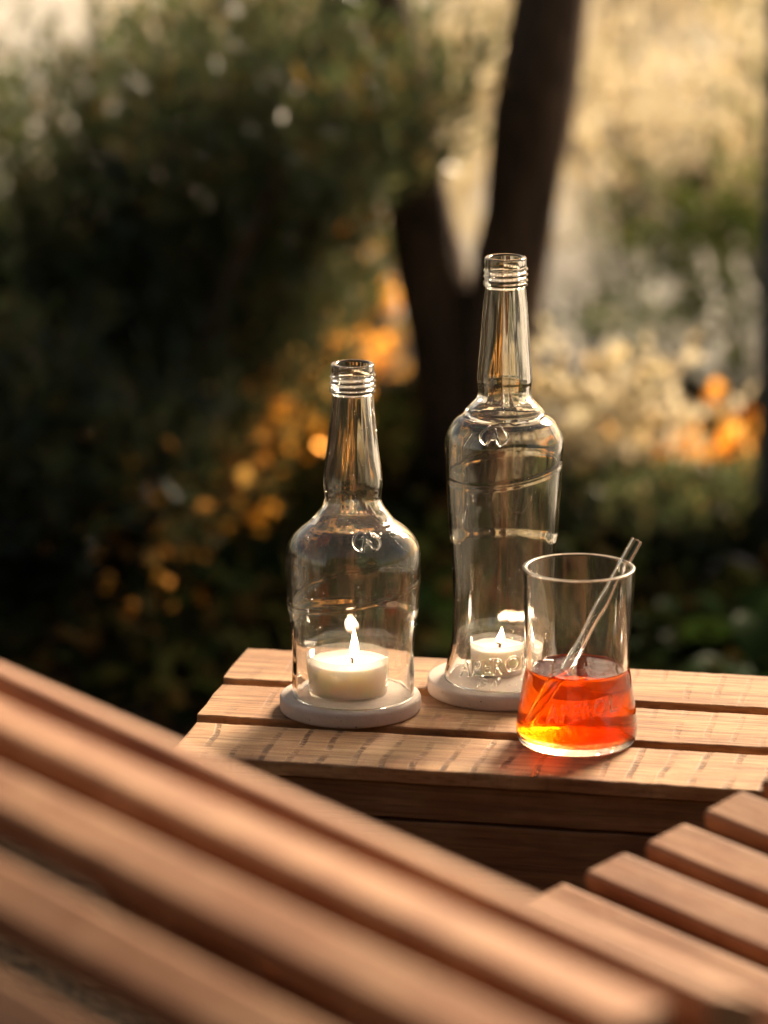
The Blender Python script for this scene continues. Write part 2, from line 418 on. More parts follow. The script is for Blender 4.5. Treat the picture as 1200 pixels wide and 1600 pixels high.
# ------------------------------------------------------------------ crate table
ANG = R(-11.0)
U = Vector((math.cos(ANG), math.sin(ANG), 0)); Vv = Vector((-math.sin(ANG), math.cos(ANG), 0))
def uv(u, v, z): return U * u + Vv * v + Vector((0, 0, z))
U0, LEN = -.630, .62
crate = thing('wooden_crate', 'low crate table of rough sawn pine boards holding the bottles and glass', 'crate', uv(U0, 2.58, 0), ANG)
def cl(u, v, z): return (u - U0, v - 2.58, z)
for i, (v0, v1, du, mt) in enumerate(((2.634, 2.715, -.003, M_board), (2.540, 2.618, .001, M_board), (2.444, 2.523, .005, M_board_saw))):
    me = bar('board', LEN, v1 - v0, .0105, .0012, 200, .0010, i + 1, rag=.0022)
    obj('board', me, mt, crate, cl(U0 + du, (v0 + v1) / 2, TABLE))
# side planks, front and back, then ends, posts inside the corners
zs = [(TABLE - .0118, .0245), (TABLE - .0385, .088), (TABLE - .130, .088), (TABLE - .222, .088), (TABLE - .314, .088)]
for k, (zt, hgt) in enumerate(zs):
    for side, v in ((0, 2.4525), (1, 2.7065)):
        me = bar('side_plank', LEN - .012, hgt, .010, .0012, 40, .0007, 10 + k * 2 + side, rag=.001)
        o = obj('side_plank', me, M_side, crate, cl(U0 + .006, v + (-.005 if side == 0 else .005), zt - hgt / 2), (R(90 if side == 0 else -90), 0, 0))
    for side in (0, 1):
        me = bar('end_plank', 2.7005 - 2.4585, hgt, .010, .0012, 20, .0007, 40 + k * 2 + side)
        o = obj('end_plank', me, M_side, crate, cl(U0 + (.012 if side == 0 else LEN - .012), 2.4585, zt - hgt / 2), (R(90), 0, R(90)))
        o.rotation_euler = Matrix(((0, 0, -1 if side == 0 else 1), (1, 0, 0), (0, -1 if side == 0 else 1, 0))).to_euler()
for u in (U0 + .04, U0 + LEN - .04):
    for v in (2.475, 2.684):
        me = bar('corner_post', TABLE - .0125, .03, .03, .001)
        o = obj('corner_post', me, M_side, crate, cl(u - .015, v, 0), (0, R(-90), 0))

# ------------------------------------------------------------------ glass vessels
def smooth(a, b, x):
    t = min(1, max(0, (x - a) / (b - a))); return t * t * (3 - 2 * t)
def wrap(t): return (t + math.pi) % (2 * math.pi) - math.pi

def bottle_mesh(name, prof, thread_z, lines, step, wall, nrow, seed):
    P = spline(prof, nrow); nseg = 160
    outer = []; inner = []
    zmax = prof[-1][1]
    for r, z in P:
        def ro(t, r=r, z=z):
            d = 0.0; tt = wrap(t)
            for zt in thread_z:
                zz = zt + .0030 * (tt / (2 * math.pi)) * (0 if zt == thread_z[-1] else 1)
                d += .0013 * math.exp(-((z - zz) / .00095) ** 2)
            for z0, a, b, amp in lines:
                zl = z0 + a * math.sin(tt) + b * math.cos(tt)
                d += amp * math.exp(-((z - zl) / .0011) ** 2)
            if step:
                zc = step(tt)
                d -= .0009 * smooth(.75, 1.15, abs(tt)) * (1 - smooth(zc - .004, zc + .004, z)) * smooth(.012, .03, z)
            return r + d + .00012 * noise.noise((math.sin(t) * 3, math.cos(t) * 3, z * 40 + seed))
        outer.append(ring(ro, z, nseg))
    for r, z in P[::-1]:
        th = wall(z)
        def ri(t, r=r, z=z, th=th):
            return max(.004, r - th) + .0004 * noise.noise((math.sin(t) * 2.2, math.cos(t) * 2.2, z * 22 + seed * 3)) + .00012 * noise.noise((math.sin(t) * 6, math.cos(t) * 6, z * 9 + seed))
        inner.append(ring(ri, z, nseg))
    lip = [ring(prof[-1][0] - .0007, zmax + .0007, nseg), ring(prof[-1][0] - wall(zmax) + .0007, zmax + .0007, nseg)]
    rows = outer + lip + inner
    return lathe(name, rows, nseg, loop=True)

_prof_cache = {}
def radius_at(prof, z):
    if id(prof) not in _prof_cache: _prof_cache[id(prof)] = spline(prof, 300)
    P = _prof_cache[id(prof)]; return float(np.interp(z, P[:, 1], P[:, 0]))

def text_on(name, body, size, prof, place, depth=.0009, mat_=None, parent=None, shear=0.0, off=.00012):
    """Embossed lettering wrapped on a turned body. place(s) -> (theta, z of baseline) for s in 0..1 along the line."""
    cu = bpy.data.curves.new(name, 'FONT'); cu.body = body; cu.size = size; cu.align_x = 'LEFT'
    cu.extrude = depth / 2; cu.bevel_depth = depth * .35; cu.bevel_resolution = 1; cu.resolution_u = 3; cu.space_character = 1.12; cu.shear = shear
    tmp = bpy.data.objects.new(name, cu); C.objects.link(tmp)
    dg = bpy.context.evaluated_depsgraph_get(); dg.update()
    me = bpy.data.meshes.new_from_object(tmp.evaluated_get(dg))
    C.objects.unlink(tmp); bpy.data.objects.remove(tmp)
    bm = bmesh.new(); bm.from_mesh(me)
    bmesh.ops.remove_doubles(bm, verts=bm.verts, dist=1e-6)
    bmesh.ops.subdivide_edges(bm, edges=[e for e in bm.edges if e.calc_length() > size * .25], cuts=2)
    xs_ = [v.co.x for v in bm.verts]; x0, x1 = min(xs_), max(xs_)
    zmin = min(v.co.z for v in bm.verts)
    for v in bm.verts:
        s = (v.co.x - x0) / (x1 - x0)
        th, zb = place(s)
        z = zb + v.co.y; r = radius_at(prof, z) + off + (v.co.z - zmin)
        v.co = (r * math.sin(th), -r * math.cos(th), z)
    bmesh.ops.recalc_face_normals(bm, faces=bm.faces)
    me2 = bpy.data.meshes.new(name); bm.to_mesh(me2); bm.free()
    me2.polygons.foreach_set('use_smooth', [True] * len(me2.polygons))
    return obj(name, me2, mat_ or M_letter, parent)

def stroke_on(name, pts, rad, prof, parent):
    """A raised curved stroke of glass on the body: pts are (theta, z)."""
    out = []
    for th, z in pts:
        r = radius_at(prof, z) + rad * .9
        out.append((r * math.sin(th), -r * math.cos(th), z))
    n = len(out)
    return obj(name, tube(name, out, [rad * (.35 + .65 * math.sin(math.pi * i / (n - 1))) for i in range(n)], 8), M_letter, parent)

def emblem(prof, th0, z0, sz, parent):
    text_on('embossed_monogram', 'A', sz, prof, lambda s: (th0 + (s - .5) * sz * .75 / radius_at(prof, z0 + sz * .3), z0), .0011, parent=parent)
    r = radius_at(prof, z0 + sz * .35)
    for sgn in (-1, 1):
        for k, q in enumerate((.72,)):
            pts = [(th0 + sgn * (q * sz / r) * math.sin(R(20 + 140 * i / 8)) , z0 - sz * .15 + sz * 1.0 * i / 8) for i in range(9)]
            stroke_on('embossed_laurel', pts, .0011 - .0002 * k, prof, parent)

def droplets(prof, n, zlo, zhi, parent, seed, tlo=-1.3, thi=1.5):
    rr = random.Random(seed); bm = bmesh.new()
    for _ in range(n):
        th = rr.uniform(tlo, thi); z = rr.uniform(zlo, zhi); r = radius_at(prof, z) + .0001
        s = rr.choice((.00025, .0003, .0004, .0006))
        bmesh.ops.create_icosphere(bm, subdivisions=1, radius=s, matrix=Matrix.Translation((r * math.sin(th), -r * math.cos(th), z)))
    me = bpy.data.meshes.new('water_specks'); bm.to_mesh(me); bm.free()
    me.polygons.foreach_set('use_smooth', [True] * len(me.polygons))
    o = obj('water_specks', me, M_letter, parent); o['kind'] = 'stuff'

Z0 = .0112   # coaster thickness
SHORT = [(.0434, 0), (.0438, .012), (.0446, .0395), (.0464, .0584), (.0476, .080), (.0483, .0936), (.0480, .1016), (.0466, .1091), (.043, .1156), (.0375, .1212), (.0312, .1258),
         (.0285, .1285), (.0257, .1324), (.0217, .138), (.0201, .1426), (.0203, .1473), (.0207, .1589), (.0171, .1889), (.0146, .217), (.0143, .2195), (.0152, .222), (.0152, .2395)]
TALL = [(.0422, 0), (.0418, .004), (.0402, .0110), (.0378, .0265), (.0369, .0515), (.0379, .0849), (.0395, .1134), (.041, .1417), (.0416, .1582), (.0425, .1723), (.042, .1781), (.0397, .184), (.0356, .1901),
        (.0300, .1940), (.0276, .198), (.0232, .2027), (.0200, .2064), (.0188, .2106), (.0191, .2162), (.0196, .2222), (.0177, .2463), (.0161, .2703), (.0145, .285), (.0141, .287), (.0148, .290), (.0148, .3074)]
BX, BY = -.0219, 2.629
TX, TY = .0858, 2.671

def wall_fn(zneck, zs):
    return lambda z: .0030 if z < zs else (.0030 + (.0038 - .0030) * smooth(zs, zneck, z))



b1 = thing('bottle_lantern', 'short wide clear glass bottle with its base cut off over a lit candle', 'bottle', (BX, BY, TABLE + Z0 + .0002), group='cut glass bottle lanterns')
me = bottle_mesh('glass_body', SHORT, (.2235, .2275, .2315, .2205), [(.077, .009, -.002, .0002)], lambda t: .060 + .004 * math.cos(t), wall_fn(.14, .10), 300, 1.0)
o = obj('glass_body', me, M_glass, b1)
emblem(SHORT, .26, .1165, .013, b1)
droplets(SHORT, 60, .05, .21, b1, 3)

b2 = thing('bottle_lantern', 'tall clear glass bottle with raised lettering near its foot, a tealight inside', 'bottle', (TX, TY, TABLE + Z0 + .0002), group='cut glass bottle lanterns')
me = bottle_mesh('glass_body', TALL, (.291, .295, .299, .2885), [(.156, .006, -.003, .0003), (.1535, .006, -.003, .00025)], lambda t: .104 + .006 * math.cos(t), wall_fn(.21, .17), 360, 2.0)
o = obj('glass_body', me, M_glass, b2)
emblem(TALL, -.22, .1820, .0135, b2)
text_on('embossed_name', 'APEROL', .0155, TALL, lambda s: (R(-50 + 78 * s), .0085 + .0095 * s), parent=b2)
text_on('embossed_year', '1919', .0075, TALL, lambda s: (R(-27 + 24 * s), .0035 + .0025 * s), .0007, parent=b2)
droplets(TALL, 40, .03, .16, b2, 5, -1.3, .6)

# ---- drinking glass cut from a bottle
GX, GY = .1339, 2.552
GPROF = [(.0385, 0), (.0402, .0014), (.0416, .0050), (.0421, .0095), (.0419, .0140), (.0399, .0297), (.0372, .0464), (.0359, .0537), (.0358, .0625), (.0367, .079), (.0379, .1006), (.0387, .1243)]
LEVEL = .0535
glass = thing('drinking_glass', 'clear tumbler cut from a bottle, half full of orange drink', 'glass', (GX, GY, TABLE + .0002))
nseg = 160
def gi(z):   # inner radius
    return radius_at(GPROF, z) - .0034
IN = [(.0362, .0052), (.0380, .0074), (gi(.0135), .0135)] + [(gi(z), z) for z in np.linspace(.020, LEVEL, 12)]
def gwob(r, z, amp=.0004, s=4.0):
    return lambda t: r + amp * noise.noise((math.sin(t) * 2.2, math.cos(t) * 2.2, z * 22 + s))
P = spline(GPROF, 110)
under = [ring(r, z, nseg) for r, z in ((.004, .0030), (.014, .0027), (.024, .0020), (.031, .0010), (.0345, .0003))]
outer = [ring(gwob(r, z, .00012, 9), z, nseg) for r, z in P]
rim = [ring(.0381, .1247, nseg), ring(.0359, .1247, nseg)]
inner = [ring(gwob(gi(z), z), z, nseg) for z in np.linspace(.1243, LEVEL, 50)]
inner[-1] = ring(gwob(gi(LEVEL), LEVEL), LEVEL, nseg)
rows = under + outer + rim + inner
nu, no = len(under), len(outer)
me = lathe('glass_body', rows, nseg, close_bottom=True, midx_of=lambda i: 2 if i < nu else (1 if nu + no - 1 <= i < nu + no + 2 else 0))
o = obj('glass_body', me, [M_tumbler, M_glass_rim, M_glass_base], glass)
# drink: the face it shares with the glass is one boundary, so the body above is open there
lrows = [ring(r, z, nseg) for r, z in ((.003, .0062), (.012, .0060), (.022, .0054), (.030, .0049))]
Pin = spline(IN, 60)
lrows += [ring(gwob(r, z), z, nseg) for r, z in Pin]
lrows[-1] = ring(gwob(gi(LEVEL), LEVEL), LEVEL, nseg)
nl = len(lrows)
rl = gi(LEVEL)
for q, dz in ((.985, -.0006), (.95, -.0010), (.9, -.00115), (.7, -.0012), (.45, -.0012), (.2, -.0012)):
    lrows.append(ring(rl * q, LEVEL + dz, nseg))
me = lathe('drink', lrows, nseg, close_bottom=True, close_top=True, midx_of=lambda i: 1 if i >= nl - 1 else (2 if i < 9 else 0))
o = obj('drink', me, [M_face, M_top, M_stip], glass)
text_on('embossed_name', 'APEROL', .0165, GPROF, lambda s: (R(-34 + 74 * s), .0235 + .0085 * s), parent=glass)

# ---- straw
sa = Vector((.1055, 2.543, TABLE + .0160)); sb = Vector((.1752, 2.574, TABLE + .1385))
d = (sb - sa); Ls = d.length
rows = [ring(.0041, z, 32) for z in (0, .0004, .01, Ls - .01, Ls - .0010, Ls - .0006)] + [ring(.0037, Ls, 32), ring(.0031, Ls, 32)] + [ring(.0027, z, 32) for z in (Ls - .0006, Ls - .0010, Ls - .01, .01, .0004, 0)]
me = lathe('drinking_straw', rows, 32, loop=True)
straw = obj('drinking_straw', me, M_straw); straw.location = sa; straw.rotation_euler = d.to_track_quat('Z', 'Y').to_euler()
tag(straw, 'clear glass straw leaning in the orange drink', 'straw')

# ---- coasters
def coaster(x, y, r, label):
    rows = [ring(r - .0015, 0, 96), ring(r - .0003, .0006, 96), ring(r, .0020, 96), ring(r + .0002, Z0 - .0022, 96), ring(r - .0004, Z0 - .0008, 96), ring(r - .0018, Z0, 96), ring(r * .6, Z0, 96), ring(.01, Z0, 96)]
    rows[0] = ring(r - .0015, 0.0, 96)
    me = lathe('coaster', rows, 96, close_bottom=True, close_top=True)
    o = obj('coaster', me, M_conc); o.location = (x, y, TABLE + .0004)
    o.rotation_euler.z = x * 40
    tag(o, label, 'coaster', 'round concrete coasters')
    o.location.z = TABLE
coaster(-.0240, 2.6285, .0503, 'round pale concrete coaster under the short wide bottle')
coaster(.0862, 2.6735, .0546, 'round pale concrete coaster under the tall bottle, behind the glass')

# ---- candles
def candle(x, y, r, h, wax_h, wx, flame_h, fw, label, base_z):
    t = thing('tealight_candle', label, 'candle', (x, y, base_z), group='candles burning inside the bottles')
    th = .0005
    rows = [ring(r * .955, 0, 64), ring(r * .965, .0008, 64), ring(r, h, 64), ring(r - th, h, 64), ring(r * .965 - th, .0012, 64)]
    obj('cup', lathe('cup', rows, 64, close_bottom=True, close_top=True), M_cup, t)
    ri = lambda z: r * (.965 + .035 * z / h) - th - .0002
    wr = [ring(ri(.0016) * .99, .0016, 64)] + [ring(ri(z), z, 64) for z in np.linspace(.0022, wax_h - .0006, 8)]
    wr += [ring(ri(wax_h) - .0006, wax_h + .0002, 64), ring(ri(wax_h) - .0022, wax_h - .0004, 64)]
    wr += [ring(lambda tt, q=q: ri(wax_h) * q, wax_h - .0012 - .0006 * (1 - q), 64) for q in (.8, .6, .4, .2, .08)]
    obj('wax', lathe('wax', wr, 64, close_bottom=True, close_top=True), M_wax, t)
    wz = wax_h - .0022
    obj('wick', tube('wick', [(wx, 0, wz), (wx + .0002, 0, wz + .0025), (wx + .0006, -.0006, wz + .0042), (wx - .0012, -.0016, wz + .0044)], [.0009, .0009, .0008, .0007], 8), M_wick, t)
    fz = wz + .0040
    prof = [(.30, 0), (.72, .06), (.96, .16), (1.0, .26), (.86, .42), (.60, .60), (.33, .78), (.14, .91), (.02, 1.0)]
    rows = [ring(fw * a, fz + flame_h * b, 24, wx + .0009 + .0006 * math.sin(b * 2.6), 0) for a, b in spline(prof, 24)]
    obj('flame', lathe('flame', rows, 24, close_bottom=True, close_top=True), M_flame, t)
    return t
candle(-.0256, 2.634, .0290, .0282, .0230, .0034, .0225, .0030, 'wide tealight burning with a long flame inside the short bottle', TABLE + Z0 + .0002)
candle(.0822, 2.684, .0205, .0240, .0200, .0006, .0122, .0026, 'narrow tealight burning with a short flame inside the tall bottle', TABLE + Z0 + .0002)

# ------------------------------------------------------------------ lounge chair
CA = R(-54.0)
cu_ = Vector((math.cos(CA), math.sin(CA), 0)); cv_ = Vector((-math.sin(CA), math.cos(CA), 0))
CU0, CU1 = -1.6945, -1.09
chair = thing('lounge_chair', 'slatted brown hardwood lounge chair, out of focus in front of the crate', 'lounge chair', cu_ * CU0 + cv_ * .95, CA)
path = [(1.58, .080), (1.535, .068), (1.489, .057), (1.443, .0455), (1.396, .0365), (1.349, .0265), (1.303, .016), (1.257, .006), (1.212, .002), (1.167, .008), (1.127, .030), (1.095, .064),
        (1.069, .105), (1.044, .150), (1.0109, 0.2016), (0.9702, 0.2368), (0.9191, 0.2417), (0.869, 0.2357), (0.8206, 0.2203), (0.7733, 0.1983), (0.7304, 0.1686), (0.6908, 0.1345)]
SW, ST = .0335, .015
me_wide = bar('slat', CU1 - CU0, .0290, .019, .0035, 8)
me_slat = bar('slat', CU1 - CU0, SW, ST, .0035, 8)
for i, (v, z) in enumerate(path):
    p0 = path[max(i - 1, 0)]; p1 = path[min(i + 1, len(path) - 1)]
    sl = math.atan2(p1[1] - p0[1], p1[0] - p0[0])
    # slats lie on the curve; local Y runs along it (towards +v)
    ang = math.atan2(-(p1[1] - p0[1]), -(p1[0] - p0[0]))
    o = obj('slat', me_wide if i >= 14 else me_slat, M_slat, chair, (0, v - .95, TABLE + z), (sl if True else 0, 0, 0))
    if p1[0] < p0[0]: o.rotation_euler.x = math.atan2(p0[1] - p1[1], p0[0] - p1[0])
for u in (.10, CU1 - CU0 - .10):
    pts = []
    for i, (v, z) in enumerate(path):
        p0 = path[max(i - 1, 0)]; p1 = path[min(i + 1, len(path) - 1)]
        tv, tz = p1[0] - p0[0], p1[1] - p0[1]; L_ = math.hypot(tv, tz)
        n_ = (tz / L_, -tv / L_)           # normal of the curve, upper side
        if n_[1] < 0: n_ = (-n_[0], -n_[1])
        pts.append(((v, z), n_))
    Vr = []; Fr = []
    for (v, z), n_ in pts:
        for off in (-ST - .0005, -ST - .045):
            for du in (-.012, .012): Vr.append((u + du, v - .95 + n_[0] * off, TABLE + z + n_[1] * off))
    k = len(pts)
    for i in range(k - 1):
        a = i * 4; b = a + 4
        Fr += [(a, a + 1, b + 1, b), (a + 2, b + 2, b + 3, a + 3), (a, b, b + 2, a + 2), (a + 1, a + 3, b + 3, b + 1)]
    Fr += [(0, 2, 3, 1), ((k - 1) * 4, (k - 1) * 4 + 1, (k - 1) * 4 + 3, (k - 1) * 4 + 2)]
    obj('side_rail', mesh_from('side_rail', Vr, Fr, False), M_slat, chair)
    for v, zt in ((1.40, TABLE - .03), (1.10, TABLE + .03)):
        obj('leg', bar('leg', zt, .05, .024, .002), M_slat, chair, (u + .012, v - .95, 0), (0, R(-90), 0))

# ------------------------------------------------------------------ background planting
M_hedge = leaf_mat('sky blocking hedge leaves', [(.025, .04, .018), (.04, .06, .028)], .3, .05)
M_conifer = leaf_mat('dark conifer sprays', [(.030, .052, .030), (.046, .074, .042), (.060, .085, .050), (.040, .060, .036), (.085, .105, .065), (.050, .066, .040), (.12, .13, .08), (.045, .07, .04), (.06, .08, .05), (.17, .12, .05), (.05, .07, .045)], .50, .22, grough=.25)
M_green = leaf_mat('green leaves', [(.03, .06, .018), (.06, .09, .03), (.09, .10, .035)], .45, .05)
M_weed = leaf_mat('shade darkened weed leaves', [(.010, .022, .007), (.018, .035, .010)], .35, .01)  # leaf green darkened to carry the shade the weeds stand in
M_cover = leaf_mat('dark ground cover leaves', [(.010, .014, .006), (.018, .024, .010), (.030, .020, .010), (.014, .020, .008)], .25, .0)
M_gold = leaf_mat('amber autumn leaves', [(.30, .12, .02), (.42, .20, .04), (.38, .26, .10), (.24, .10, .02)], .75, .8, [(1.0, .36, .03), (1.0, .47, .06), (1.0, .64, .2), (.9, .26, .01)], grough=.15, gtint=True)
M_straw_l = leaf_mat('dry straw blades', [(.44, .43, .43), (.54, .53, .53), (.64, .63, .63), (.38, .38, .36)], .55, .25, None, (1.35, 1.33, 1.25))
M_pale = leaf_mat('pale dry leaves', [(.43, .39, .31), (.53, .48, .41), (.34, .32, .24), (.50, .38, .22)], .55, .10, None, (1.4, 1.32, 1.1))
def bark():
    m, nt, nd, lk = mat('dark bark'); b = nd['Principled BSDF']; tc = N(nt, 'ShaderNodeTexCoord')
    n1 = noise_tex(nt, tc.outputs['Object'], (60, 60, 14), 5, .65)
    r = ramp(nt, [(.35, (.040, .023, .013)), (.7, (.15, .088, .05))]); lk.new(n1, r.inputs[0]); lk.new(r.outputs[0], b.inputs['Base Color'])
    b.inputs['Roughness'].default_value = .9
    bp = N(nt, 'ShaderNodeBump'); bp.inputs['Strength'].default_value = .9; bp.inputs['Distance'].default_value = .012
    lk.new(n1, bp.inputs['Height']); lk.new(bp.outputs[0], b.inputs['Normal']); return m
M_bark = bark()
M_palebark = simple('pale bark', (.36, .28, .20), .9)

def unit(a): return a / (np.linalg.norm(a, axis=-1, keepdims=True) + 1e-9)

def sprays(n_spray, per, sample, length, leaf_l, leaf_w, up=.8, spread=.5, droop=0.0):
    """Leafy twigs: sample(n) gives base points and outward directions."""
    B, O = sample(n_spray)
    D = unit(O * (1 - up) + np.array([0, 0, up]) + rng.normal(size=B.shape) * spread * .5)
    t = np.linspace(.05, 1, per)[None, :, None]
    Ln = (length * rng.uniform(.6, 1.3, n_spray))[:, None, None]
    P = B[:, None] + D[:, None] * t * Ln + np.array([0, 0, -droop]) * t * t * Ln
    side = unit(rng.normal(size=P.shape))
    LD = unit(D[:, None] * .9 + side * .75)
    k = n_spray * per
    return P.reshape(-1, 3), LD.reshape(-1, 3), leaf_l * rng.uniform(.7, 1.4, k), leaf_w * rng.uniform(.7, 1.3, k)

def blob_sampler(blobs, shell=.6, keep=None):
    """Points in lumpy ellipsoids, mostly near the surface. blobs: (cx,cy,cz,rx,ry,rz)."""
    bl = np.array(blobs); wts = bl[:, 3] * bl[:, 4] * bl[:, 5]; wts = wts ** .7; wts /= wts.sum()
    def f(n):
        outP = []; outO = []; got = 0
        while got < n:
            m = n * 2
            i = rng.choice(len(bl), m, p=wts)
            d = unit(rng.normal(size=(m, 3))); rad = shell + (1 - shell) * rng.random(m)
            lump = 1 + .16 * np.sin(d[:, 0] * 5.1 + i * 2.3) * np.sin(d[:, 1] * 4.3 + i * 1.1) + .10 * np.sin(d[:, 2] * 9.0 + d[:, 0] * 6.0 + i)
            P = bl[i, :3] + d * bl[i, 3:] * (rad * lump)[:, None]
            ok = P[:, 2] > .005
            if keep is not None: ok &= keep(P)
            P = P[ok]; outP.append(P); outO.append(d[ok]); got += len(P)
        return np.concatenate(outP)[:n], np.concatenate(outO)[:n]
    return f

def shrub(name, label, cat, loc, blobs, n_spray, per, length, ll, lw, mt, up=.8, spread=.5, shell=.6, keep=None, stems=5, group=None, droop=0.0, part='foliage'):
    t = thing(name, label, cat, loc, group=group)
    P, D, l_, w_ = sprays(n_spray, per, blob_sampler(blobs, shell, keep), length, ll, lw, up, spread, droop)
    obj(part, leaf_mesh(part, P, D, l_, w_), mt, t)
    for k in range(stems):
        b = blobs[k % len(blobs)]; a = k * 2.4
        p0 = Vector((b[0] * .5 + .04 * math.cos(a), b[1] * .5 + .04 * math.sin(a), -.02)); p1 = Vector((b[0] + b[3] * .4 * math.cos(a), b[1] + b[4] * .4 * math.sin(a), b[2] + b[5] * .5))
        mid = p0.lerp(p1, .5) + Vector((0, 0, .04))
        obj('stem', tube('stem', [p0, p0.lerp(mid, .6), mid, mid.lerp(p1, .6), p1], [.014, .012, .010, .007, .003], 7), M_bark, t)
    return t

# the big dark evergreen on the left, and the low one before it
def keep_main(P):   # open lower right flank: the shrub overhangs there
    z = P[:, 2]
    x = P[:, 0]
    hole = np.sin(x * 37 + z * 11) * np.sin(z * 41 - x * 17) + .5 * np.sin(x * 83 + 1) * np.sin(z * 71) > .42
    near = (x > .12) & (z < .42)
    return (x < np.where(z > .44, .70, np.minimum(.55, .47 + .30 * z))) & ~(hole & near)
shrub('evergreen_shrub', 'large dark evergreen shrub with upright feathery sprays on the left', 'shrub', (-.55, 5.30, 0),
      [(.0, 0, .28, .55, .36, .27), (-.55, .1, .28, .5, .4, .29), (.44, -.38, .49, .24, .16, .12), (.36, -.1, .30, .24, .2, .2), (.24, -.32, .10, .2, .15, .14), (.42, .0, .46, .26, .24, .20), (.30, .15, .24, .28, .24, .26), (-.15, -.2, .18, .42, .25, .2), (.22, -.05, .14, .24, .2, .18), (-.95, 0, .28, .4, .4, .29)],
      5600, 12, .13, .034, .008, M_conifer, .78, .55, .45, keep_main, 7)
shrub('low_evergreen', 'low dark evergreen cushion above the chair back at lower left', 'shrub', (-.50, 4.72, 0),
      [(.0, 0, .10, .26, .2, .16), (-.3, .05, .14, .3, .25, .2), (.12, .1, .06, .16, .15, .10)], 2200, 11, .11, .030, .008, M_conifer, .6, .6, .4, None, 4)

# two-stemmed tree whose crown is above the picture
tree = thing('garden_tree', 'dark two-stemmed tree behind the tall bottle, stems parting low', 'tree', (.12, 5.1, 0))
def trunk(pts, rad, seed):
    P = spline3(pts, 26); r = np.interp(np.linspace(0, 1, 26), np.linspace(0, 1, len(rad)), rad)
    return tube('trunk', [tuple(p) for p in P], list(r), 16, True, .22, seed)
def spline3(pts, n):
    A = np.array(pts, float); t = np.linspace(0, len(A) - 1, n); out = []
    P = np.vstack([2 * A[0] - A[1], A, 2 * A[-1] - A[-2]])
    for q in t:
        i = min(int(q), len(A) - 2); f = q - i; p0, p1, p2, p3 = P[i], P[i + 1], P[i + 2], P[i + 3]
        out.append(.5 * ((2 * p1) + (-p0 + p2) * f + (2 * p0 - 5 * p1 + 4 * p2 - p3) * f * f + (-p0 + 3 * p1 - 3 * p2 + p3) * f ** 3))
    return np.array(out)
obj('trunk', trunk([(.0, 0, -.05), (.015, 0, .10), (.045, 0, .28), (.075, 0, .5), (.105, 0, .72), (.15, .02, 1.2), (.17, .05, 2.2), (.25, .1, 4.4)], [.085, .060, .052, .051, .052, .046, .038, .02], 1), M_bark, tree)
obj('trunk', trunk([(-.01, .02, -.05), (-.02, .02, .10), (-.05, .03, .28), (-.095, .04, .5), (-.15, .06, .75), (-.26, .1, 1.3), (-.34, .1, 2.2), (-.4, .2, 4.2)], [.07, .052, .047, .045, .042, .036, .03, .015], 4), M_bark, tree)
P, D, l_, w_ = sprays(1500, 9, blob_sampler([(.3, .2, 4.6, .9, .8, .6), (-.5, .3, 4.4, .8, .8, .55), (0, .1, 5.1, .7, .7, .5)], .35), .25, .075, .045, .2, .8)
obj('crown', leaf_mesh('crown', P, D, l_, w_), M_green, tree)

# right side planting
shrub('conifer_bough_shrub', 'low olive conifer with drooping layered boughs right of the tall bottle', 'shrub', (.62, 5.80, 0),
      [(0, 0, .16, .20, .2, .16), (.2, .1, .26, .25, .25, .2), (-.12, -.05, .10, .16, .14, .10)], 330, 12, .16, .034, .010, M_green, .15, .5, .5, None, 3, None, .35)
shrub('dry_leaf_shrub', 'pale straw coloured bush just behind the tall bottle', 'shrub', (.275, 4.86, 0),
      [(0, 0, .05, .06, .08, .05), (.03, .05, .10, .07, .08, .08), (-.02, .08, .08, .05, .06, .08)], 130, 8, .10, .026, .020, M_pale, .5, .7, .4, None, 3)
shrub('amber_leaf_shrub', 'low shrub with glowing amber leaves at the right edge', 'shrub', (.45, 5.02, 0),
      [(0, 0, .04, .09, .08, .03), (-.08, .05, .03, .07, .06, .02)], 40, 6, .08, .026, .023, M_gold, .35, .8, .4, None, 3)
for x, y, k, lab in ((-.10, 5.75, 1.0, 'amber leaved sprig glowing between the evergreen and the tree'), (-.17, 5.02, .7, 'amber leaved sprig low in front of the evergreen, near the tree'), (-.30, 4.60, .6, 'amber leaved sprig nearest the chair back')):
    shrub('amber_sprig', lab, 'plant', (x, y, 0), [(0, 0, .06 * k, .13 * k, .12 * k, .07 * k), (.05, .02, .14 * k, .08 * k, .06 * k, .10 * k)], int(18 * k), 5, .11, .027, .025, M_gold, .45, .9, .3, None, 3, 'amber leaved sprigs')
shrub('low_evergreen', 'low dark evergreen cushion behind the glass and straw', 'shrub', (.46, 4.74, 0),
      [(.0, 0, .03, .20, .14, .04), (.2, .05, .04, .2, .2, .05), (-.16, .0, .03, .14, .12, .04)], 1300, 10, .06, .026, .008, M_conifer, .5, .6, .4, None, 3)

